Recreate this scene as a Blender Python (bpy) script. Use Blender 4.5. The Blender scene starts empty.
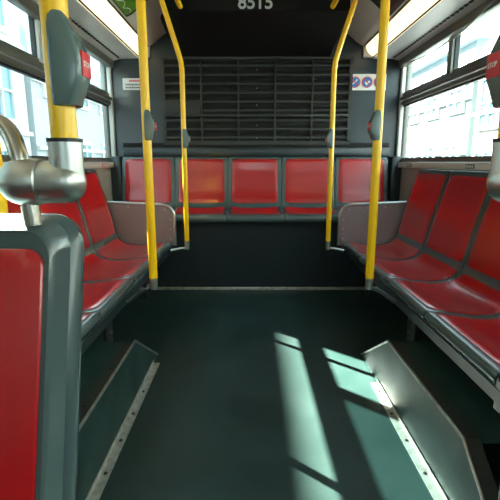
import bpy, bmesh, math, random
from mathutils import Vector, Matrix
S = bpy.context.scene
C = bpy.data.collections.new('bus_interior'); S.collection.children.link(C)
PI = math.pi; R = math.radians
random.seed(7)

# ---------------- camera, sky, sun, exposure ----------------
cam = bpy.data.cameras.new('camera'); co = bpy.data.objects.new('camera', cam); C.objects.link(co)
co.location = (-.05, 0, 1.0); co.rotation_euler = (R(90 - 11.57), 0, 0)
cam.sensor_width = 36; cam.lens = 36 * 430 / 500; cam.clip_start = .02
S.camera = co
w = bpy.data.worlds.new('sky'); S.world = w; w.use_nodes = True
n = w.node_tree.nodes; l = w.node_tree.links
bg = n['Background']; tc = n.new('ShaderNodeTexCoord'); sx = n.new('ShaderNodeSeparateXYZ'); cr = n.new('ShaderNodeValToRGB')
l.new(tc.outputs['Generated'], sx.inputs[0]); l.new(sx.outputs['Z'], cr.inputs[0]); l.new(cr.outputs[0], bg.inputs[0])
cr.color_ramp.elements[0].color = (.86, .97, 1, 1); cr.color_ramp.elements[1].color = (.55, .80, 1, 1)
bg.inputs[1].default_value = 5.5
sl = bpy.data.lights.new('sun', 'SUN'); sl.energy = 115; sl.angle = R(.5); sl.color = (1, .95, .86)
so = bpy.data.objects.new('sun', sl); C.objects.link(so)
so.rotation_euler = Vector((1.0, -.92, -1)).to_track_quat('-Z', 'Y').to_euler()
S.view_settings.view_transform = 'Standard'; S.view_settings.look = 'None'
S.view_settings.gamma = 1; S.view_settings.use_curve_mapping = False
S.view_settings.exposure = 0.42

# ---------------- materials ----------------
def mat(name, col, rough=.5, metal=0, coat=0, coat_rough=.1, spec=.5, noise=None, bump=None, emit=None):
    m = bpy.data.materials.new(name); m.use_nodes = True
    nt = m.node_tree; b = nt.nodes['Principled BSDF']
    b.inputs['Base Color'].default_value = (*col, 1); b.inputs['Roughness'].default_value = rough
    b.inputs['Metallic'].default_value = metal; b.inputs['Coat Weight'].default_value = coat
    b.inputs['Coat Roughness'].default_value = coat_rough; b.inputs['Specular IOR Level'].default_value = spec
    if emit: b.inputs['Emission Color'].default_value = (*emit[0], 1); b.inputs['Emission Strength'].default_value = emit[1]
    if noise or bump:
        t = nt.nodes.new('ShaderNodeTexCoord')
    if noise:   # (scale, second colour, rough variation)
        nz = nt.nodes.new('ShaderNodeTexNoise'); nz.inputs['Scale'].default_value = noise[0]; nz.inputs['Detail'].default_value = 5
        nt.links.new(t.outputs['Object'], nz.inputs['Vector'])
        mx = nt.nodes.new('ShaderNodeMix'); mx.data_type = 'RGBA'
        rp = nt.nodes.new('ShaderNodeMapRange'); rp.inputs[1].default_value = .35; rp.inputs[2].default_value = .68
        nt.links.new(nz.outputs['Fac'], rp.inputs[0]); nt.links.new(rp.outputs[0], mx.inputs[0])
        mx.inputs[6].default_value = (*col, 1); mx.inputs[7].default_value = (*noise[1], 1)
        nt.links.new(mx.outputs[2], b.inputs['Base Color'])
        r2 = nt.nodes.new('ShaderNodeMapRange'); r2.inputs[1].default_value = .3; r2.inputs[2].default_value = .7
        r2.inputs[3].default_value = rough - noise[2]; r2.inputs[4].default_value = rough + noise[2]
        nt.links.new(nz.outputs['Fac'], r2.inputs[0]); nt.links.new(r2.outputs[0], b.inputs['Roughness'])
    if bump:
        nb = nt.nodes.new('ShaderNodeTexNoise'); nb.inputs['Scale'].default_value = bump[0]; nb.inputs['Detail'].default_value = 3
        nt.links.new(t.outputs['Object'], nb.inputs['Vector'])
        bp = nt.nodes.new('ShaderNodeBump'); bp.inputs['Strength'].default_value = bump[1]; bp.inputs['Distance'].default_value = .01
        nt.links.new(nb.outputs['Fac'], bp.inputs['Height']); nt.links.new(bp.outputs[0], b.inputs['Normal'])
    return m
SHELL = mat('grey seat plastic', (.062, .098, .102), .27, 0, .4, .12)
SHELL_END = SHELL
RED = mat('red vinyl', (.46, .004, .008), .30, 0, .9, .16, spec=.3, noise=(3, (.42, .004, .008), .02))
YEL = mat('yellow powder coat', (.98, .56, .0), .34, 0, .3, .22)
STEEL = mat('brushed steel', (.50, .52, .50), .36, 1)
PIPE = mat('satin steel tube', (.60, .58, .52), .25, 1)
ALU = mat('aluminium trim', (.62, .62, .60), .38, 1, noise=(20, (.4, .4, .38), .1))
ALUP = mat('worn aluminium strip', (.62, .60, .55), .42, .6, noise=(30, (.40, .38, .33), .1))
BOXG = mat('grey moulded housing', (.095, .150, .145), .24, 0, .3, .1)
BLACK = mat('black gasket', (.010, .011, .011), .5)
DARKP = mat('dark slate panel', (.015, .027, .034), .34, 0, .15, .2, noise=(4, (.012, .022, .028), .04))
GRILLE = mat('charcoal grille paint', (.022, .025, .024), .45)
VOID = mat('black gap shade and cavity', (.004, .004, .004), .8)
COMPART = mat('black laminate', (.006, .006, .006), .6, spec=.2)
CARPET = mat('dark speckled carpet', (.013, .020, .024), .85, spec=.2, noise=(180, (.026, .036, .041), .05), bump=(300, .3))
FLOOR = mat('dark green vinyl floor', (.014, .032, .029), .42, 0, .0, .2, spec=.40, noise=(3.5, (.020, .042, .038), .06), bump=(160, .12))
FRAME = mat('olive grey window frame', (.17, .17, .145), .36, .45)
FRAMEL = mat('worn bright frame', (.62, .62, .58), .4, .1)
WALLP = mat('warm grey laminate', (.33, .32, .28), .45, noise=(8, (.28, .27, .24), .05))
COVE = mat('pale cove laminate', (.78, .76, .70), .4)
DUCT = mat('satin duct panel', (.78, .80, .78), .32, .1)
CEIL = mat('ceiling laminate', (.42, .40, .35), .45)
BEAM = mat('dark beam paint', (.022, .034, .036), .34, 0, .2, .15)
HOUSING = mat('green grey box plastic', (.028, .066, .057), .42, 0, .0, .2, spec=.22, noise=(5, (.019, .042, .037), .05))
DARKM = mat('dark metal angle', (.024, .028, .026), .5, .2)
BOLT = mat('zinc bolt', (.55, .55, .5), .3, 1)
PANELM = mat('mauve brown metal panel', (.30, .235, .24), .36, .6, noise=(90, (.27, .21, .215), .02))
LAMP = mat('warm light diffuser', (.9, .85, .7), .5, emit=((1, .84, .52), 1.25))
WHITE = mat('white vinyl', (.8, .8, .78), .5)
INK = mat('black ink', (.02, .02, .02), .5)
REDINK = mat('red ink', (.65, .02, .03), .45)
BLUEINK = mat('blue ink', (.01, .16, .50), .45)
GREENAD = mat('green print', (.10, .30, .02), .4, noise=(4, (.16, .40, .03), .02))
BLUEAD = mat('blue print', (.05, .30, .60), .4)
DARKAD = mat('dark print', (.02, .015, .015), .35, noise=(14, (.10, .03, .02), .02))
SILVERINK = mat('silver numerals', (.62, .66, .66), .4)
CORD = mat('white plastic cord', (.30, .29, .25), .4)
BODY = mat('bus outer skin', (.5, .5, .5), .5)
def glass(name, tint, refl):
    m = bpy.data.materials.new(name); m.use_nodes = True; nt = m.node_tree; nt.nodes.clear()
    o = nt.nodes.new('ShaderNodeOutputMaterial'); t = nt.nodes.new('ShaderNodeBsdfTransparent'); g = nt.nodes.new('ShaderNodeBsdfGlossy')
    g.inputs['Roughness'].default_value = .02; t.inputs[0].default_value = (*tint, 1)
    lw = nt.nodes.new('ShaderNodeLayerWeight'); lw.inputs[0].default_value = .5; pw = nt.nodes.new('ShaderNodeMath'); pw.operation = 'POWER'; pw.inputs[1].default_value = 4
    f = nt.nodes.new('ShaderNodeMath'); f.operation = 'MULTIPLY_ADD'; f.inputs[1].default_value = refl; f.inputs[2].default_value = .03; x = nt.nodes.new('ShaderNodeMixShader')
    nt.links.new(lw.outputs['Facing'], pw.inputs[0]); nt.links.new(pw.outputs[0], f.inputs[0])
    nt.links.new(f.outputs[0], x.inputs[0]); nt.links.new(t.outputs[0], x.inputs[1]); nt.links.new(g.outputs[0], x.inputs[2]); nt.links.new(x.outputs[0], o.inputs[0])
    return m
TINT = glass('lightly tinted glass', (.80, .85, .83), .35); DTINT = glass('darker tinted glass', (.30, .38, .38), .35)
GLASS = glass('window glass', (.90, .98, .96), .35)

# ---------------- mesh helpers ----------------
def box(bm, x0, x1, y0, y1, z0, z1, bev=0):
    r = bmesh.ops.create_cube(bm, size=1); vs = r['verts']
    for v in vs:
        v.co = Vector(((x0 + x1) / 2 + v.co.x * (x1 - x0), (y0 + y1) / 2 + v.co.y * (y1 - y0), (z0 + z1) / 2 + v.co.z * (z1 - z0)))
    if bev:
        es = {e for v in vs for e in v.link_edges}
        bmesh.ops.bevel(bm, geom=list(es), offset=bev, segments=2, affect='EDGES', profile=.5)
def loft(bm, rings, cap=True, closed=True):
    V = [[bm.verts.new(p) for p in r] for r in rings]; n = len(rings[0])
    for a, b in zip(V[:-1], V[1:]):
        for i in range(n if closed else n - 1):
            j = (i + 1) % n
            try: bm.faces.new((a[i], a[j], b[j], b[i]))
            except ValueError: pass
    if cap:
        bm.faces.new(V[0][::-1]); bm.faces.new(V[-1])
    return V
def tube(bm, pts, r, seg=16, cap=True):
    pts = [Vector(p) for p in pts]; rings = []
    up = None
    for i, p in enumerate(pts):
        d = (pts[min(i + 1, len(pts) - 1)] - pts[max(i - 1, 0)]).normalized()
        if up is None: up = d.orthogonal().normalized()
        up = (up - d * up.dot(d)).normalized(); s = d.cross(up)
        rr = r[i] if isinstance(r, (list, tuple)) else r
        rings.append([p + (up * math.cos(2 * PI * k / seg) + s * math.sin(2 * PI * k / seg)) * rr for k in range(seg)])
    loft(bm, rings, cap)
def smooth_path(pts, n=6):
    P = [Vector(p) for p in pts]; P = [P[0] * 2 - P[1]] + P + [P[-1] * 2 - P[-2]]; out = []
    for i in range(1, len(P) - 2):
        for k in range(n):
            t = k / n; a, b, c, d = P[i - 1:i + 3]
            out.append(.5 * ((2 * b) + (c - a) * t + (2 * a - 5 * b + 4 * c - d) * t * t + (3 * b - 3 * c + d - a) * t ** 3))
    out.append(P[-2]); return out
def prism(bm, poly, axis, a0, a1, bev=0):
    f = {'x': lambda u, v, a: (a, u, v), 'y': lambda u, v, a: (u, a, v), 'z': lambda u, v, a: (u, v, a)}[axis]
    V = loft(bm, [[f(u, v, a0) for u, v in poly], [f(u, v, a1) for u, v in poly]])
    if bev:
        es = {e for r in V for v in r for e in v.link_edges}
        bmesh.ops.bevel(bm, geom=list(es), offset=bev, segments=2, affect='EDGES')
def rrect(hx, hy, r, n=5, cx=0, cy=0):
    out = []
    for q, (sx_, sy_) in enumerate(((1, 1), (-1, 1), (-1, -1), (1, -1))):
        for k in range(n + 1):
            a = PI / 2 * (q + k / n); out.append((cx + sx_ * (hx - r) + r * math.cos(a), cy + sy_ * (hy - r) + r * math.sin(a)))
    return out
def link(name, bm, m, parent=None, smooth=True, loc=None):
    bmesh.ops.recalc_face_normals(bm, faces=bm.faces)
    me = bpy.data.meshes.new(name); bm.to_mesh(me); bm.free()
    for mm in (m if isinstance(m, (list, tuple)) else [m]): me.materials.append(mm)
    if smooth:
        me.polygons.foreach_set('use_smooth', [True] * len(me.polygons))
        me.set_sharp_from_angle(angle=R(35))
    o = bpy.data.objects.new(name, me); C.objects.link(o)
    if parent: o.parent = parent
    if loc: o.location = loc
    return o
def thing(name, label, cat, loc=(0, 0, 0), rz=0, group=None):
    o = bpy.data.objects.new(name, None); C.objects.link(o); o.empty_display_size = .1
    o.location = loc; o.rotation_euler = (0, 0, rz); return tag(o, label, cat, group)
def tag(o, label, cat, group=None):
    o['label'] = label; o['category'] = cat
    if group: o['group'] = group
    return o
def struct(name, bm, m, smooth=False):
    o = link(name, bm, m, smooth=smooth); o['kind'] = 'structure'; return o
def dup(root, loc, rz, label, group=None):
    r = root.copy(); C.objects.link(r); r.location = loc; r.rotation_euler = (0, 0, rz); r['label'] = label
    if group: r['group'] = group
    for ch in list(root.children):
        c = ch.copy(); C.objects.link(c); c.parent = r
        for g in list(ch.children):
            d = g.copy(); C.objects.link(d); d.parent = c
    return r
def text(name, body, size, m, parent, mtx, ext=.0005):
    cu = bpy.data.curves.new(name, 'FONT'); cu.body = body; cu.size = size; cu.extrude = ext; cu.align_x = 'CENTER'; cu.align_y = 'CENTER'
    cu.offset = size * .018
    t = bpy.data.objects.new('t', cu); C.objects.link(t)
    me = bpy.data.meshes.new_from_object(t.evaluated_get(bpy.context.evaluated_depsgraph_get()))
    bpy.data.objects.remove(t); bpy.data.curves.remove(cu)
    me.transform(mtx); me.materials.clear(); me.materials.append(m)
    o = bpy.data.objects.new(name, me); C.objects.link(o); o.parent = parent; return o
B = bmesh.new
def frame_yz(bm, x0, x1, y0, y1, z0, z1, wd):      # rectangular frame lying in a YZ plane
    box(bm, x0, x1, y0, y1, z0, z0 + wd); box(bm, x0, x1, y0, y1, z1 - wd, z1)
    box(bm, x0, x1, y0, y0 + wd, z0 + wd, z1 - wd); box(bm, x0, x1, y1 - wd, y1, z0 + wd, z1 - wd)

# ---------------- structure ----------------
W = 1.2; YF = -3.2; YB = 3.70
bm = B(); box(bm, -1.26, 1.26, YF - .06, YB + .1, -.08, 0); struct('floor', bm, FLOOR)
# walls: openings (y0, y1) from z 1.0 to 1.80
def side_wall(name, s, opens, low_block=()):
    bm = B(); X0, X1 = sorted((s * W, s * (W + .06)))
    box(bm, X0, X1, YF, YB + .1, -.08, 1.0); box(bm, X0, X1, YF, YB + .1, 1.80, 2.30)
    ys = YF
    for a, b in sorted(opens):
        box(bm, X0, X1, ys, a, 1.0, 1.80); ys = b
    box(bm, X0, X1, ys, YB + .1, 1.0, 1.80)
    for a, b in low_block: box(bm, X0, X1, a, b, 1.0, 1.50)
    return struct(name, bm, WALLP)
OP = [(-2.9, -1.75), (-1.6, .1), (.22, 1.60), (1.98, 3.69)]
OPL = OP[2:]; OPR = OP[1:]
side_wall('wall_left', -1, OPL)
side_wall('wall_right', 1, OPR)
# dark lower lining of the side walls beneath the benches
for i, s in enumerate((-1, 1)):
    bm = B(); X0, X1 = sorted((s * (W - .012), s * W)); box(bm, X0, X1, YF, YB, 0, .42); struct('baseboard_' + ('left', 'right')[i], bm, CARPET)
bm = B(); box(bm, -1.26, 1.26, YB, YB + .08, -.08, 2.3); struct('wall_back', bm, DARKP)
bm = B(); box(bm, -1.26, 1.26, YF - .06, YF, -.08, 1.3); box(bm, -1.26, 1.26, YF - .06, YF, 1.9, 2.3)
box(bm, -1.26, -1.1, YF - .06, YF, 1.3, 1.9); box(bm, 1.1, 1.26, YF - .06, YF, 1.3, 1.9); struct('wall_front', bm, WALLP)
bm = B(); box(bm, -1.1, 1.1, YF - .035, YF - .028, 1.3, 1.9); o = struct('window_9', bm, TINT)
# seat riser
bm = B(); box(bm, -W, W, 3.315, YB, 0, .555); struct('wall_riser', bm, CARPET)
bm = B(); box(bm, -W, W, 3.29, 3.314, 0, .022, .004); struct('trim_1', bm, ALUP, True)
# ledge and corner blocks on the rear wall
bm = B(); box(bm, -1.10, 1.10, 3.635, YB, 1.045, 1.115, .006); struct('trim_2', bm, DARKP, True)
bm = B(); box(bm, -1.10, 1.10, 3.66, YB, 1.115, 1.155); struct('trim_3', bm, VOID)  # black strip painted in for the shadow gap between ledge and grille
for k, s in enumerate((-1, 1)):
    bm = B(); a, b = sorted((s * 1.115, s * 1.198)); box(bm, a, b, 3.60, YB, .56, 1.045, .008); struct('trim_%d' % (4 + k), bm, DARKP, True)
# ceiling profile (x, z): duct shelf - lamp slot - cove - crown
prof = [(1.2, 1.80), (1.2, 1.785), (1.10, 1.812), (.945, 1.816)]
cove = [(.868, 1.900), (.80, 1.94), (.70, 2.02), (.60, 2.08), (.45, 2.125), (.25, 2.145), (0, 2.15)]
for k, s in enumerate((-1, 1)):
    bm = B()
    sec = [(s * x, z) for x, z in prof[1:]] + [(s * .935, 1.85), (s * 1.2, 1.85)]
    prism(bm, sec, 'y', YF, YB); o = struct('trim_%d' % (6 + k), bm, DUCT)
    bm = B()
    y = YF + .05
    while y < YB - .06:
        box(bm, s * 1.09 - .007, s * 1.09 + .007, y, y + .030, 1.806, 1.8145); y += .052
    link('air_slots', bm, BLACK, o, False)
    bm = B(); a, b = sorted((s * 1.14, s * 1.199)); box(bm, a, b, YF, YB, 1.74, 1.80, .012); struct('trim_%d' % (8 + k), bm, FRAME, True)
bm = B()
low = [(x, z) for x, z in cove]; full = [(-x, z) for x, z in low] + [(x, z) for x, z in low[::-1][1:]]
full = [(-.94, 1.83), (-.93, 1.90)] + full + [(.93, 1.90), (.94, 1.83)]
# lamp slot back boards are part of the ceiling sheet
top = [(x, z + .03) for x, z in full[::-1]]
loft(bm, [[(x, YF, z) for x, z in full + top], [(x, YB, z) for x, z in full + top]])
struct('ceiling', bm, COVE, True)
bm = B(); box(bm, -1.26, 1.26, YF - .06, YB + .1, 2.30, 2.34); struct('trim_10', bm, BODY)

# ---------------- windows ----------------
wi = 0
for s in (-1, 1):
    for (a, b) in (OPL if s < 0 else OPR):
        wi += 1
        bm = B(); X0, X1 = sorted((s * (W - .012), s * (W + .035)))
        lowa = a
        frame_yz(bm, X0, X1, a, b, 1.0, 1.80, .025)
        x0, x1 = sorted((s * (W - .022), s * (W + .03)))
        box(bm, x0, x1, a + .01, b - .01, 1.452, 1.482, .004); box(bm, *sorted((s * (W - .030), s * W)), a + .01, b - .01, 1.488, 1.512, .004)
        box(bm, X0, X1, a + .02, b - .02, 1.50, 1.545)
        o = struct('window_%d' % wi, bm, FRAME)
        div = []
        if a == 1.98: div = [2.83] if s == 1 else [3.16, 2.50]
        elif a == .22: div = [.9]
        for k, d in enumerate(div):
            bm = B(); box(bm, x0, x1, d - .022, d + .022, 1.53, 1.785, .003); box(bm, x0 + .004 * s, x1, d + .024, d + .04, 1.53, 1.785)
            link('sash_bar', bm, FRAMEL if s == -1 else FRAME, o, False)
        # gasket lines
        bm = B(); g0, g1 = sorted((s * (W - .004), s * (W + .02)))
        frame_yz(bm, g0, g1, lowa + .018, b - .018, 1.018, 1.455, .014)
        e = [a + .018] + sorted(div) + [b - .018]
        for p, q in zip(e[:-1], e[1:]):
            frame_yz(bm, g0, g1, p + (.02 if p in div else 0), q - (.02 if q in div else 0), 1.54, 1.782, .012)
        link('gasket', bm, BLACK, o, False)
        bm = B(); gg = sorted((s * (W + .006), s * (W + .011)))
        box(bm, gg[0], gg[1], a + .02, b - .02, 1.02, 1.45); link('pane', bm, TINT, o, False)
        for p, q in zip(e[:-1], e[1:]):
            bm = B(); box(bm, gg[0], gg[1], p, q, 1.54, 1.785); link('pane', bm, DTINT if (s == -1 and p == 2.50) else GLASS, o, False)
        if a == 1.98:
            bm = B(); x_, xx = sorted((s * (W - .03), s * (W + .0))); box(bm, x_, xx, 3.655, 3.697, 1.0, 1.79, .004)
            link('bright_post', bm, FRAMEL, o)
            bm = B(); x_, xx = sorted((s * (W - .035), s * W)); box(bm, x_, xx, a, 3.69, .955, 1.0, .008)
            link('window_sill', bm, FRAMEL, o)
            # small labels on the sill
            for yy in ((3.35, 2.42) if s == 1 else (3.35,)):
                bm = B(); x_, xx = sorted((s * (W - .037), s * (W - .034))); box(bm, x_, xx, yy - .05, yy + .05, .964, .988)
                q = link('sill_label', bm, INK if s == 1 else REDINK, o, False)
                bm = B(); x_, xx = sorted((s * (W - .0385), s * (W - .037)))
                for k in range(5): box(bm, x_, xx, yy - .04 + k * .018, yy - .03 + k * .018, .969, .983)
                link('label_marks', bm, WHITE, q, False)

# ---------------- rear wall: grille, compartment, signs ----------------
g = thing('ventilation_grille', 'wide charcoal louvred grille on the rear wall above the seats', 'grille', (.0, 3.7, 1.16))
GX0, GX1, GH = -.745, .755, .655
bm = B(); box(bm, GX0, GX1, -.012, -.002, 0, GH); link('cavity', bm, VOID, g, False)
bm = B()
for a, b, c, d in ((GX0 - .02, GX1 + .02, -.02, .012), (GX0 - .02, GX1 + .02, GH - .012, GH + .012), (GX0 - .02, GX0 + .006, 0, GH), (GX1 - .006, GX1 + .02, 0, GH)):
    box(bm, a, b, -.042, -.001, c, d)
link('grille_frame', bm, GRILLE, g, False)
cw = (GX1 - GX0) / 5
for k in range(1, 5):
    bm = B(); box(bm, GX0 + k * cw - .007, GX0 + k * cw + .007, -.044, -.012, .012, GH - .012, .002); link('upright', bm, GRILLE, g)
bm = B(); box(bm, GX0, GX1, -.046, -.012, .205, .222, .002); link('cross_rail', bm, GRILLE, g)
bm = B(); pitch = .0685
for k in range(3): z = .03 + k * pitch; prism(bm, [(-.040, z + .014), (-.040, z), (-.034, z), (-.013, z + .034), (-.013, z + .042)], 'x', GX0, GX1)
for k in range(6): z = .245 + k * pitch; prism(bm, [(-.040, z + .014), (-.040, z), (-.034, z), (-.013, z + .034), (-.013, z + .042)], 'x', GX0, GX1)
link('louvres', bm, GRILLE, g, False)
bm = B(); box(bm, GX0 + .008, GX0 + cw - .01, -.043, -.012, .225, .335, .003); link('access_plate', bm, GRILLE, g)
for k in (0, 2, 4):
    for z in (.03, .13, .29, .42, .56):
        bm = B(); box(bm, GX0 + (k + .5) * cw - .003, GX0 + (k + .5) * cw + .003, -.044, -.036, z, z + .006); link('screw', bm, BOLT, g, False)

cpt = thing('overhead_compartment', 'black overhead compartment with sloping underside and the number 8515', 'compartment', (0, 3.69, 1.8))
bm = B(); prism(bm, [(0, .015), (-.72, .138), (-.72, .34), (0, .34)], 'x', -.60, .585, .004); link('compartment_body', bm, COMPART, cpt)
bm = B(); prism(bm, [(0, .16), (-.35, .23), (-.35, .33), (0, .33)], 'x', -.70, .70); link('side_filler', bm, COMPART, cpt)
bm = B(); tube(bm, [(.585, -.715, .143), (.585, -.02, .018)], .0035, 6); link('edge_bead', bm, DARKM, cpt)
text('fleet_number', '8515', .112, SILVERINK, cpt, Matrix.Translation((-.015, -.722, .184)) @ Matrix.Rotation(PI / 2, 4, 'X'))

sg = thing('warning_notice', 'small white notice with red heading on the rear wall left of the grille', 'notice', (-.985, 3.698, 1.62))
bm = B(); box(bm, -.10, .10, -.003, 0, -.045, .045); link('plate', bm, WHITE, sg, False)
bm = B(); x = -.045
for k in range(6): box(bm, x, x + .011, -.0045, -.003, .017, .033); x += .016
link('red_heading', bm, REDINK, sg, False)
bm = B()
for z in (-.004, -.027):
    x = -.078
    while x < .075:
        wd = random.uniform(.006, .013); box(bm, x, x + wd, -.0045, -.003, z - .006, z + .006); x += wd + .004
link('small_print', bm, INK, sg, False)
sg = thing('prohibition_sign', 'white sign with three blue and red prohibition circles right of the grille', 'sign', (.90, 3.698, 1.635))
bm = B(); box(bm, -.155, .155, -.003, 0, -.062, .062); link('plate', bm, WHITE, sg, False)
for i, x in enumerate((-.098, 0, .098)):
    bm = B(); tube(bm, [(x, -.003, 0), (x, -.0045, 0)], .037, 28); d = link('blue_disc', bm, BLUEINK, sg)
    bm = B(); vs = []
    for rr, y in ((.044, -.003), (.044, -.006), (.038, -.006), (.038, -.003)):
        vs.append([(x + rr * math.cos(2 * PI * k / 28), y, rr * math.sin(2 * PI * k / 28)) for k in range(28)])
    loft(bm, vs, False)
    q = Matrix.Translation((x, 0, 0)) @ Matrix.Rotation(R(45), 4, 'Y')
    b2 = B(); box(b2, -.038, .038, -.0065, -.0055, -.0035, .0035); b2.transform(q); me = bpy.data.meshes.new('x'); b2.to_mesh(me); b2.free(); bm.from_mesh(me)
    link('red_ring', bm, REDINK, sg)
    bm = B()
    if i == 0: box(bm, -.024, .016, -.0054, -.0046, -.004, .004); box(bm, .018, .026, -.0054, -.0046, -.004, .010)
    elif i == 1: box(bm, -.018, .004, -.0054, -.0046, -.018, .008); box(bm, .006, .022, -.0054, -.0046, -.016, .0)
    else: box(bm, -.022, .022, -.0054, -.0046, -.014, .010); box(bm, -.002, .002, -.0054, -.0046, .01, .024)
    bm.transform(Matrix.Translation((x, 0, 0)) @ Matrix.Rotation(R(-40), 4, 'Y')); link('white_symbol', bm, WHITE, sg, False)

# ---------------- ceiling light strips and cards ----------------
for s, side in ((-1, 'left'), (1, 'right')):
    t = thing('ceiling_light', 'long warm light strip above the %s-hand windows' % side, 'light', (s * .895, YF, 1.86), 0, None)
    # bowed diffuser between the duct and the cove
    a = Vector((.945, 1.818)); b = Vector((.868, 1.900)); nrm = Vector((-(b - a).y, (b - a).x)).normalized() * 1
    if nrm.y > 0: nrm = -nrm
    arc = []
    for k in range(9):
        u = k / 8; p = a.lerp(b, u) + nrm * (.018 * math.sin(PI * u)); arc.append(p)
    sec = [(s * (p.x) - s * .895, p.y - 1.86) for p in arc]
    bk = [(s * (p.x + .012) - s * .895, p.y - 1.86 + .012) for p in arc[::-1]]
    bm = B(); L = 6.88
    loft(bm, [[(x, .05, z) for x, z in sec + bk], [(x, L - .02, z) for x, z in sec + bk]])
    link('diffuser', bm, LAMP, t)
    bm = B(); tube(bm, [(s * .04, 0, -.038), (s * .04, L + .05, -.038)], .006, 8); tube(bm, [(-s * .034, 0, .046), (-s * .034, L + .05, .046)], .006, 8)
    link('edge_trim', bm, DARKM, t)
    bm = B(); box(bm, -.045, .045, L - .015, L + .015, -.045, .045, .012); link('end_cap', bm, CEIL, t)
def card(name, label, s, y0, y1, m):
    t = thing(name, label, 'poster', (0, y1, 1.9)); n0 = 8
    P = smooth_path([(x, 0, z) for x, z in [(.845, 1.917), (.80, 1.94), (.70, 2.02), (.60, 2.08), (.5, 2.112)]], 6)
    def strip(i0, i1, ya, yb, off, mm, nm, th=.002):
        bm = B()
        A = [(s * (p.x - off * .5), ya - y1, p.z - off - 1.9) for p in P[i0:i1]]; Bk = [(s * (p.x - (off - th) * .5), ya - y1, p.z - (off - th) - 1.9) for p in P[i0:i1][::-1]]
        loft(bm, [A + Bk, [(x, yb - y1, z) for x, _, z in A + Bk]]); return link(nm, bm, mm, t)
    strip(0, 22, y0, y1, .007, INK, 'black_border')
    strip(1, 11, y0, y1 - .03, .0095, m, 'printed_sheet')
    strip(11, 21, y0, y1 - .03, .0095, BLUEAD if m is GREENAD else DARKAD, 'upper_print')
    return t, P
t, P = card('advertising_card', 'green and blue advertising card with black border in the left ceiling cove', -1, 1.6, 3.00, GREENAD)
sq = []
for k in range(60):
    p = P[5]; a = k * .9
    sq.append((-(p.x - .012) + .012 * math.sin(a) - .006, -.06 - k * .018 + .008 * math.cos(a), p.z - .0145 - 1.9 + .006 * math.sin(a) + .002))
bm = B(); tube(bm, smooth_path(sq, 3), .0028, 5); link('white_lettering', bm, WHITE, t)
card('advertising_card', 'dark advertising card in the right ceiling cove', 1, 1.6, 2.98, DARKAD)

# ---------------- seats ----------------
def surf_seat(t, prof, hw, pads, name_pref=''):
    P = smooth_path([(x, 0, z) for x, z in prof], 5); n = len(P)
    N = []
    for i in range(n):
        d = (P[min(i + 1, n - 1)] - P[max(i - 1, 0)]).normalized(); N.append(Vector((-d.z, 0, d.x)))
    cols = [-1, -.985, -.95, -.9, -.8, -.65, -.5, -.25, 0, .25, .5, .65, .8, .9, .95, .985, 1]
    cum = [0]
    for i in range(1, n): cum.append(cum[-1] + (P[i] - P[i - 1]).length)
    bend = pads[0][2]
    def dish(s_, u):
        wgt = min(1, max(0, (s_ - .07) / .14)); wgt = wgt * wgt * (3 - 2 * wgt)
        if s_ > bend - .05: wgt *= max(.35, 1 - (s_ - bend + .05) * 5)
        wgt *= min(1, max(0, (cum[-1] - s_ - .03) / .1))
        return -.020 * (1 - abs(u) ** 2.2) * wgt
    def sh(u, s_): return -.003 * abs(u) ** 24 + dish(s_, u)
    bm = B(); rings = []
    for i in range(n):
        cut = hw
        topr = .05; L = (P[-3] - P[i]).length
        if L < topr and i < n: cut = hw - topr * .7 + math.sqrt(max(0, (topr * .7) ** 2 - (topr * .7 - min(L, topr) * .7) ** 2))
        if i >= n - 3: cut = hw - topr * .7
        top = [P[i] + N[i] * sh(u, cum[i]) + Vector((0, u * cut, 0)) for u in cols]
        bot = [P[i] - N[i] * .026 + Vector((0, u * (cut - .004), 0)) for u in cols[::-1]]
        rings.append(top + bot)
    loft(bm, rings); link('seat_shell', bm, SHELL, t)
    def at(s_):
        for i in range(1, n):
            if cum[i] >= s_:
                f = (s_ - cum[i - 1]) / (cum[i] - cum[i - 1]); return P[i - 1].lerp(P[i], f), N[i - 1].lerp(N[i], f).normalized()
        return P[-1], N[-1]
    for nm, s0, s1, hw0, hw1 in pads:
        r = .032; ss = []
        m = 7
        for k in range(m): ss.append(s0 + r * (1 - math.cos(PI / 2 * k / (m - 1))))
        for k in range(1, 14): ss.append(s0 + r + (s1 - s0 - 2 * r) * k / 14)
        for k in range(m): ss.append(s1 - r * (1 - math.sin(PI / 2 * k / (m - 1))))
        bm = B(); rings = []
        for s_ in ss:
            f = (s_ - s0) / (s1 - s0); hh = hw0 + (hw1 - hw0) * f
            d = min(s_ - s0, s1 - s_)
            wd = hh - (r - math.sqrt(max(0, r * r - (r - d) ** 2)) if d < r else 0)
            p, nn = at(s_); e = min(1, d / .02)
            top = [p + nn * ((.0015 + .0045 * min(1, (1 - abs(u)) * 9) * e) + dish(s_, u * hh / hw)) + Vector((0, u * wd, 0)) for u in cols]
            bot = [p + nn * (-.004 + dish(s_, u * hh / hw)) + Vector((0, u * wd, 0)) for u in cols[::-1]]
            rings.append(top + bot)
        loft(bm, rings); link(nm, bm, RED, t)
side_prof = [(.008, .385), (-.002, .405), (.001, .424), (.018, .434), (.07, .430), (.14, .420), (.22, .412), (.285, .415), (.345, .432), (.38, .468), (.40, .53), (.427, .65), (.465, .79), (.503, .92), (.513, .948), (.527, .952), (.537, .940)]
SP = .5
def side_label(s, i):
    side = 'left' if s < 0 else 'right'
    return ['red padded side seat against the %s wall, next to the rear end panel',
            'red padded side seat on the %s bench, second from the rear end panel',
            'red padded side seat on the %s bench, third from the rear end panel',
            'red padded side seat on the %s bench, farthest from the rear end panel'][i] % side
proto = None
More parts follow.
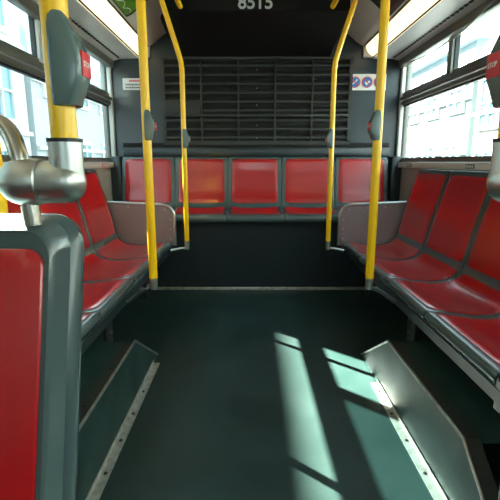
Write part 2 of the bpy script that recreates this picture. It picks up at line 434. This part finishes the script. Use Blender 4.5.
for s in (1, -1):
    for i in range(4):
        y = 3.09 - SP * (i + .5) - (.0 if i else 0)
        loc = (s * .625, y, 0); rz = 0 if s > 0 else PI
        gname = 'red side seats on the %s bench' % ('left' if s < 0 else 'right')
        if proto is None:
            proto = thing('side_seat', side_label(s, i), 'seat', loc, rz, gname)
            surf_seat(proto, side_prof, SP / 2 - .002, [('seat_pad', .080, .440, .223, .223), ('back_pad', .478, .917, .223, .217)])
        else: dup(proto, loc, rz, side_label(s, i), gname)
rear_prof = [(.012, .545), (-.002, .56), (-.002, .59), (.010, .608), (.04, .612), (.12, .617), (.20, .628), (.26, .643), (.292, .665), (.313, .71), (.332, .78), (.352, .92), (.364, 1.015), (.370, 1.036), (.380, 1.040), (.388, 1.030)]
rproto = None
rl = ['red seat at the far left of the rear row beside the left window', 'red seat in the rear row, second from the left side', 'red seat at the middle of the rear row under the grille', 'red seat in the rear row, second from the right side', 'red seat at the far right of the rear row beside the right window']
for i in range(5):
    loc = (-.01 + (i - 2) * .44, 3.255, 0)
    if rproto is None:
        rproto = thing('rear_seat', rl[0], 'seat', loc, PI / 2, 'five red seats in the rear row')
        surf_seat(rproto, rear_prof, .217, [('seat_pad', .085, .325, .195, .195), ('back_pad', .375, .735, .190, .186)])
    else: dup(rproto, loc, PI / 2, rl[i])

# bench frames
for s, side in ((1, 'right'), (-1, 'left')):
    t = thing('bench_frame', 'dark grey support beam under the %s row of side seats' % side, 'frame', (s * .62, 1.08, 0))
    bm = B(); prism(bm, [(s * .002, .398), (s * .004, .352), (s * .03, .338), (s * .07, .35), (s * .07, .398)], 'y', {-1: -.22, 1: -.5}[s], 2.03, .004); link('front_beam', bm, BEAM, t)
    bm = B(); a, b = sorted((s * .07, s * .575)); box(bm, a, b, .02, 2.0, .355, .375); link('under_tray', bm, DARKM, t, False)
    bm = B(); prism(bm, [(s * .004, .33), (s * .004, .42), (s * .02, .43), (s * .57, .43), (s * .57, .33)], 'y', {-1: -.22, 1: -.5}[s], .003, .003); link('bench_end', bm, BEAM, t)
    for yy, zb in ((-.09, .12), (.94, .10), (1.75, .10)):
        bm = B(); a, b = sorted((s * .13, s * .145)); box(bm, a, b, yy - .05, yy + .05, zb, .37, .003)
        a, b = sorted((s * .13, s * .575)); box(bm, a, b, yy - .006, yy + .006, .26, .37)
        br = link('leg_bracket', bm, DARKM, t)
        for z in (.17, .24, .31):
            bm = B(); tube(bm, [(s * .13, yy, z), (s * .118, yy, z)], [.012, .010], 8); link('bolt', bm, BOLT, br)
# end panels
pprot = None
for s, side in ((1, 'right'), (-1, 'left')):
    lab = 'mauve metal end panel with rounded corner at the rear of the %s side seats' % side
    t = thing('end_panel', lab, 'panel', (s * .6, 3.11, .40))
    out = [(0, 0), (0, .20), (.012, .25), (.04, .285), (.08, .298), (.15, .302), (.50, .315)]
    path = smooth_path([(x, 0, z) for x, z in out], 4)
    bm = B(); poly = [(s * p.x, p.z) for p in path] + [(s * .5, .0)]; prism(bm, poly, 'y', -.004, .004); link('panel_sheet', bm, PANELM, t)
    bm = B(); tube(bm, [(s * p.x, 0, p.z) for p in path], .011, 10); link('rim', bm, STEEL, t)
    for x, z in ((.03, .05), (.03, .12), (.03, .19), (.07, .262), (.2, .275), (.33, .28)):
        bm = B(); tube(bm, [(s * x, -.004, z), (s * x, -.008, z)], .005, 8); link('rivet', bm, BOLT, t)
# wheel housings
for s, side in ((1, 'right'), (-1, 'left')):
    t = thing('wheel_housing', 'green-grey wheel box with sloping ends under the %s side seats' % side, 'box', (s * .54, .72, 0))
    bm = B(); poly = [(.0, 0), (.34, .25), (1.00, .25), (1.40, 0)]
    loft(bm, [[(0, y, z) for y, z in poly], [(s * .012, y, z) for y, z in poly]]); link('face_plate', bm, HOUSING, t, False)
    bm = B(); loft(bm, [[(s * .012, y, z) for y, z in [(.34, .235), (.34, .25), (1.00, .25), (1.40, 0), (1.38, 0), (.99, .235)]], [(s * .645, y, z) for y, z in [(.34, .235), (.34, .25), (1.00, .25), (1.40, 0), (1.38, 0), (.99, .235)]]]); link('top_plate', bm, HOUSING, t, False)
    bm = B(); tube(bm, [(0, .0, .003), (0, .34, .252), (0, 1.0, .252), (0, 1.40, .003)], .0055, 8); link('bright_edge', bm, ALU, t)
    bm = B()
    for (y0, z0), (y1, z1) in zip(poly[:-1], poly[1:]):
        d = Vector((y1 - y0, z1 - z0)).normalized(); nx = Vector((-d.y, d.x)) * .003
        loft(bm, [[(s * .006, y0 + nx.x, z0 + nx.y), (s * .006, y1 + nx.x, z1 + nx.y), (s * .006, y1, z1), (s * .006, y0, z0)],
                  [(s * .045, y0 + nx.x, z0 + nx.y), (s * .045, y1 + nx.x, z1 + nx.y), (s * .045, y1, z1), (s * .045, y0, z0)]])
    link('top_angle', bm, DARKM, t, False)
    bm = B(); a, b = sorted((-s * .034, -s * .001)); ye = 1.10 if s > 0 else 1.3; box(bm, a, b, -.1, ye, 0, .003); box(bm, -.0015 - s * .003, .0015 - s * .003, .02, ye, 0, .02); link('floor_strip', bm, ALUP, t, False)
    for k in range(7):
        bm = B(); tube(bm, [(-s * .018, .0 + k * .17, .003), (-s * .018, .0 + k * .17, .0065)], [.007, .005], 10); link('screw', bm, DARKM, t)
    for yy, zz in ((.5, .253), (.75, .253), (.95, .253)):
        bm = B(); tube(bm, [(s * .025, yy, zz), (s * .025, yy, zz + .006)], [.008, .006], 10); link('bolt', bm, DARKM, t)

# ---------------- poles ----------------
def stop_box(t, x, y, z, sc, s, deg=0, label=None):
    """grey housing clamped to a pole, bulging toward direction s (x)"""
    bm = B(); rings = []
    for zz, p, wy in ((-.075, .026, .022), (-.073, .031, .025), (-.055, .035, .027), (-.030, .046, .027), (.0, .047, .027), (.020, .044, .027), (.045, .034, .026), (.066, .024, .024), (.075, .018, .022)):
        x0 = -.009; x1 = p; cx = (x0 + x1) / 2
        rings.append([(u, v, zz) for u, v in rrect((x1 - x0) / 2, wy, .011, 4, cx, 0)])
    loft(bm, rings)
    mt = Matrix.Translation((x, y, z)) @ Matrix.Rotation((0 if s > 0 else PI) + R(deg), 4, 'Z') @ Matrix.Scale(sc, 4)
    bm.transform(mt); bo = link('stop_request_box', bm, BOXG, t)
    bm = B(); box(bm, .0440, .0485, -.019, .019, -.026, .014, .001); bm.transform(mt); st = link('red_button', bm, REDINK, bo)
    text('button_word', 'STOP', .012, WHITE, bo, mt @ Matrix.Translation((.0487, 0, -.006)) @ Matrix.Rotation(PI / 2, 4, 'Z') @ Matrix.Rotation(PI / 2, 4, 'X'), .0002)
    return bo
def end_socket(t, p, tall=.06, r=.018):
    bm = B(); tube(bm, [(p[0], p[1], p[2]), (p[0], p[1], p[2] + .004), (p[0], p[1], p[2] + tall)], [r * .8, r, r], 16); o = link('end_socket', bm, STEEL, t); return o
pole_label = {(-1, 0): 'straight yellow pole with grey stop box at the front edge of the left side seats',
              (1, 0): 'straight yellow pole with grey stop box at the front edge of the right side seats'}
for s in (-1, 1):
    y = 1.81; x = s * .47
    t = thing('grab_pole', pole_label[(s, 0)], 'pole', (x, y, .455))
    bm = B(); tube(bm, [(0, 0, .05), (0, 0, 1.67)], .0180, 20); link('pole', bm, YEL, t)
    end_socket(t, (0, 0, 0), .055, .017)
    bm = B(); tube(bm, smooth_path([(0, 0, .01), (s * .05, 0, -.01), (s * .12, 0, -.06)], 4), .009, 8); link('mounting_stub', bm, DARKM, t)
    stop_box(t, 0, 0, .690, .79, -s)
    # bent pole behind
    y = 2.82; x = s * .47
    t = thing('grab_pole', 'bent yellow pole with small stop box at the rear corner of the %s side seats' % ('left' if s < 0 else 'right'), 'pole', (x, y, .455))
    P = smooth_path([(0, 0, .03), (0, 0, .6), (s * .0, 0, 1.06), (s * .003, 0, 1.12), (s * .018, -.005, 1.20), (s * .12, -.05, 1.54), (s * .14, -.055, 1.62)], 5)
    bm = B(); tube(bm, P, .0160, 18); link('pole', bm, YEL, t)
    end_socket(t, (0, 0, -.03), .06, .016)
    bm = B(); tube(bm, smooth_path([(0, 0, -.02), (s * .04, 0, -.022), (s * .11, .0, -.035)], 4), .008, 8); link('mounting_stub', bm, STEEL, t)
    stop_box(t, 0, 0, .690, .78, -s)
    # overhead rail
    t = thing('overhead_rail', 'yellow overhead handrail by the %s cove, only its end showing' % ('left' if s < 0 else 'right'), 'handrail', (s * .47 - .01, 2.72, 1.94))
    bm = B(); tube(bm, smooth_path([(0, .02, .19), (0, .02, .06), (0, .012, .02), (0, -.02, 0), (0, -.10, 0), (0, -3.5, 0)], 5), .0165, 14); link('rail', bm, YEL, t)

# near stanchions with T fittings
def stanchion(s, x, y, label, topbox):
    t = thing('stanchion', label, 'pole', (x, y, .93))
    bm = B(); tube(bm, [(0, 0, .10), (0, 0, 1.20)], .0180, 24); link('pole', bm, YEL, t)
    bm = B(); tube(bm, [(0, 0, .097), (0, 0, .102)], .0240, 28); link('black_collar', bm, BLACK, t)
    # fitting: vertical socket blending into a horizontal barrel
    bm = B(); tube(bm, [(0, 0, .042), (0, 0, .06), (0, 0, .098)], [.0235, .0228, .0228], 28, True)
    P = []; rr = []
    for k in range(11):
        a = PI * k / 20; P.append((-s * .0240 * math.sin(PI / 2 - a) , 0, .042)); rr.append(max(.001, .030 * math.sin(a)))
    P += [(s * .032, 0, .042), (s * .035, 0, .042), (s * .037, 0, .042), (s * .045, 0, .042), (s * .062, 0, .042)]; rr += [.030, .0285, .0315, .033, .033]
    for k in range(1, 11):
        a = PI / 2 * k / 10; P.append((s * (.062 + .036 * math.sin(a)), 0, .042)); rr.append(max(.001, .033 * math.cos(a)))
    P = [(p[0], p[1], p[2]) for p in P]
    tube(bm, P, rr, 28); link('tee_fitting', bm, STEEL, t)
    # handle tube rising from the seat through the barrel
    hx = s * .062
    Q = smooth_path([(hx - s * .006, .0, -.02), (hx - s * .002, 0, .03), (hx + s * .004, 0, .075), (hx + s * .022, .01, .115), (hx + s * .06, .02, .130), (hx + s * .13, .02, .132), (hx + s * .22, .02, .125), (hx + s * .26, .02, .095), (hx + s * .272, .01, .05), (hx + s * .275, 0, -.02)], 6)
    bm = B(); tube(bm, Q, .0125, 18); link('handle_tube', bm, PIPE, t)
    if s > 0:
        bm = B(); tube(bm, [(hx, 0, 0), (hx, 0, -.92)], .0115, 14); tube(bm, [(hx, 0, -.926), (hx, 0, -.92), (hx, 0, -.915)], .035, 18); link('floor_post', bm, PIPE, t)
    bm = B(); mt = Matrix.Identity(4)
    bo = stop_box(t, 0, 0, topbox, .79, -s)
    return t
stanchion(-1, -.309, .62, 'thick yellow stanchion with steel tee fitting on the nearest seat back, left edge', .203)
stanchion(1, .316, .62, 'stanchion with steel tee fitting half cut off by the right edge', .203)
t = thing('grab_pole', 'yellow pole glimpsed at the far left edge in front of the window', 'pole', (-.622, .98, .43))
bm = B(); tube(bm, [(0, 0, .05), (0, 0, 1.66)], .0175, 18); link('pole', bm, YEL, t); end_socket(t, (0, 0, 0))

# ---------------- near forward facing seats ----------------
def near_seat(cx, label):
    t = thing('forward_seat', label, 'seat', (cx, .47, 0))
    def pt(u, w_, nn): return (u, .60 - .47 - (.9 - w_) * .29 + nn, w_)
    def ring(hw, top, bot, r, nn): return [pt(u, v, nn) for u, v in rrect(hw, (top - bot) / 2, r, 7, 0, (top + bot) / 2)]
    bm = B()
    loft(bm, [ring(.170, .900, .41, .03, .004), ring(.1865, .905, .39, .040, .0), ring(.190, .909, .40, .042, .004), ring(.1915, .911, .40, .042, .012), ring(.196, .914, .40, .044, .050), ring(.203, .917, .40, .048, .054),
              ring(.207, .920, .40, .045, .062), ring(.208, .920, .40, .05, .075), ring(.203, .917, .40, .05, .088), ring(.18, .91, .42, .05, .095)])
    link('seat_shell', bm, SHELL, t)
    bm = B()
    loft(bm, [ring(.1785, .880, .44, .026, .002), ring(.1785, .880, .44, .026, -.001), ring(.1765, .878, .443, .025, -.003), ring(.15, .86, .47, .02, -.0045), ring(.08, .78, .55, .02, -.005)])
    link('back_pad', bm, RED, t)
    bm = B(); prism(bm, [(-.40, .40), (-.405, .43), (-.38, .445), (-.2, .43), (.0, .435), (.03, .47), (.06, .47), (.06, .40)], 'x', -.21, .21, .006); link('seat_pan', bm, SHELL, t)
    bm = B(); prism(bm, [(-.36, .435), (-.35, .452), (-.2, .440), (-.04, .442), (-.03, .435)], 'x', -.18, .18, .003); link('seat_pad', bm, RED, t)
    bm = B(); prism(bm, [(-.22, 0), (-.18, .40), (-.08, .40), (-.04, 0)], 'x', -.03, .03, .004); link('pedestal', bm, DARKM, t)
    return t
near_seat(-.519, 'nearest red seat back with thick grey frame filling the left edge')
# bell cord along the right windows
cordp = smooth_path([(1.135, .9, 1.86), (1.135, 1.6, 1.80), (1.135, 2.05, 1.79), (1.135, 2.30, 1.765), (1.135, 2.60, 1.715), (1.135, 3.0, 1.70), (1.135, 3.3, 1.715), (1.135, 3.60, 1.755)], 6)
bm = B(); tube(bm, cordp, .0050, 8); o = link('bell_cord', bm, CORD); tag(o, 'thin pale bell cord sagging across the top of the right window', 'cord')

# ---------------- outside ----------------
GROUND = -.95
STREET = mat('asphalt', (.12, .12, .12), .9, noise=(2, (.09, .09, .09), .03))
CREAM = mat('cream stucco', (.30, .30, .28), .85); PALE = mat('pale blue siding', (.20, .25, .27), .85); GREYW = mat('white siding', (.36, .36, .35), .85)
SHADE = mat('soft grey stucco', (.42, .45, .45), .85); SHADE2 = mat('slate blue siding', (.34, .38, .40), .85); TEAL = mat('blue grey glazing', (.12, .26, .32), .25, spec=.6); ROOF = mat('grey blue shingles', (.22, .30, .36), .9); TRIMW = mat('white trim', (.5, .5, .48), .7)
bm = B(); box(bm, -60, 60, -40, 90, GROUND - .1, GROUND); o = link('street', bm, STREET, smooth=False); o['kind'] = 'structure'
def house(s, xf, y0, y1, h, m, label, gable=True, cols=3, rows=2, gar=True):
    t = thing('house', label, 'building', (s * xf, (y0 + y1) / 2, GROUND)); L = y1 - y0
    bm = B(); a, b = sorted((0, s * 8)); box(bm, a, b, -L / 2, L / 2, 0, h); link('walls', bm, m, t, False)
    bm = B()
    if gable: prism(bm, [(-L / 2 - .2, h), (0, h + L * .32), (L / 2 + .2, h)], 'x', a - .25, b)
    else: box(bm, a - .2, b, -L / 2 - .1, L / 2 + .1, h, h + .35)
    link('roof', bm, ROOF if gable else TRIMW, t, False)
    for r in range(rows):
        zc = h * (r + (.62 if gar else .5)) / (rows + .15)
        for c in range(cols):
            yc = -L / 2 + L * (c + .5) / cols; ww = min(.55, L / cols * .28)
            bm = B(); f0, f1 = sorted((-s * .10, s * .02))
            for p, q, e, g_ in ((yc - ww - .12, yc + ww + .12, zc + .75, zc + .9), (yc - ww - .12, yc + ww + .12, zc - .9, zc - .75), (yc - ww - .12, yc - ww, zc - .75, zc + .75), (yc + ww, yc + ww + .12, zc - .75, zc + .75), (yc - .03, yc + .03, zc - .75, zc + .75), (yc - ww, yc + ww, zc - .03, zc + .03)):
                box(bm, f0, f1, p, q, e, g_)
            fr = link('window_frame', bm, TRIMW, t, False)
            bm = B(); f0, f1 = sorted((-s * .03, s * .01)); box(bm, f0, f1, yc - ww, yc + ww, zc - .75, zc + .75); link('pane', bm, TEAL, fr, False)
    bm = B(); f0, f1 = sorted((-s * .12, s * .01))
    for z in (h * .36, h * .68): box(bm, f0, f1, -L / 2, L / 2, z, z + .12)
    link('cornice', bm, TRIMW, t, False)
    return t
house(1, 8, -6, 3.6, 7, CREAM, 'long cream building beside the bus, outside the right windows', False, 3, 2)
house(1, 8, 4, 10, 6.0, GREYW, 'white house outside the right windows, nearest of the row')
house(1, 8, 10.4, 16, 5.2, CREAM, 'cream gabled house outside the right windows')
house(1, 8, 16.4, 23, 6.2, PALE, 'pale blue gabled house outside the right windows')
house(1, 8, 23.5, 31, 7.5, GREYW, 'white gabled house at the far end outside the right windows')
house(-1, 6.8, -12, 13.6, 7.55, SHADE, 'long flat-roofed pale building seen through the left windows', False, 9, 3)
house(-1, 6.8, 14, 22, 6.5, SHADE2, 'pale blue gabled house seen through the rear left window')
house(-1, 6.8, 22.4, 30, 6.0, SHADE, 'white gabled house farthest down the street on the left')
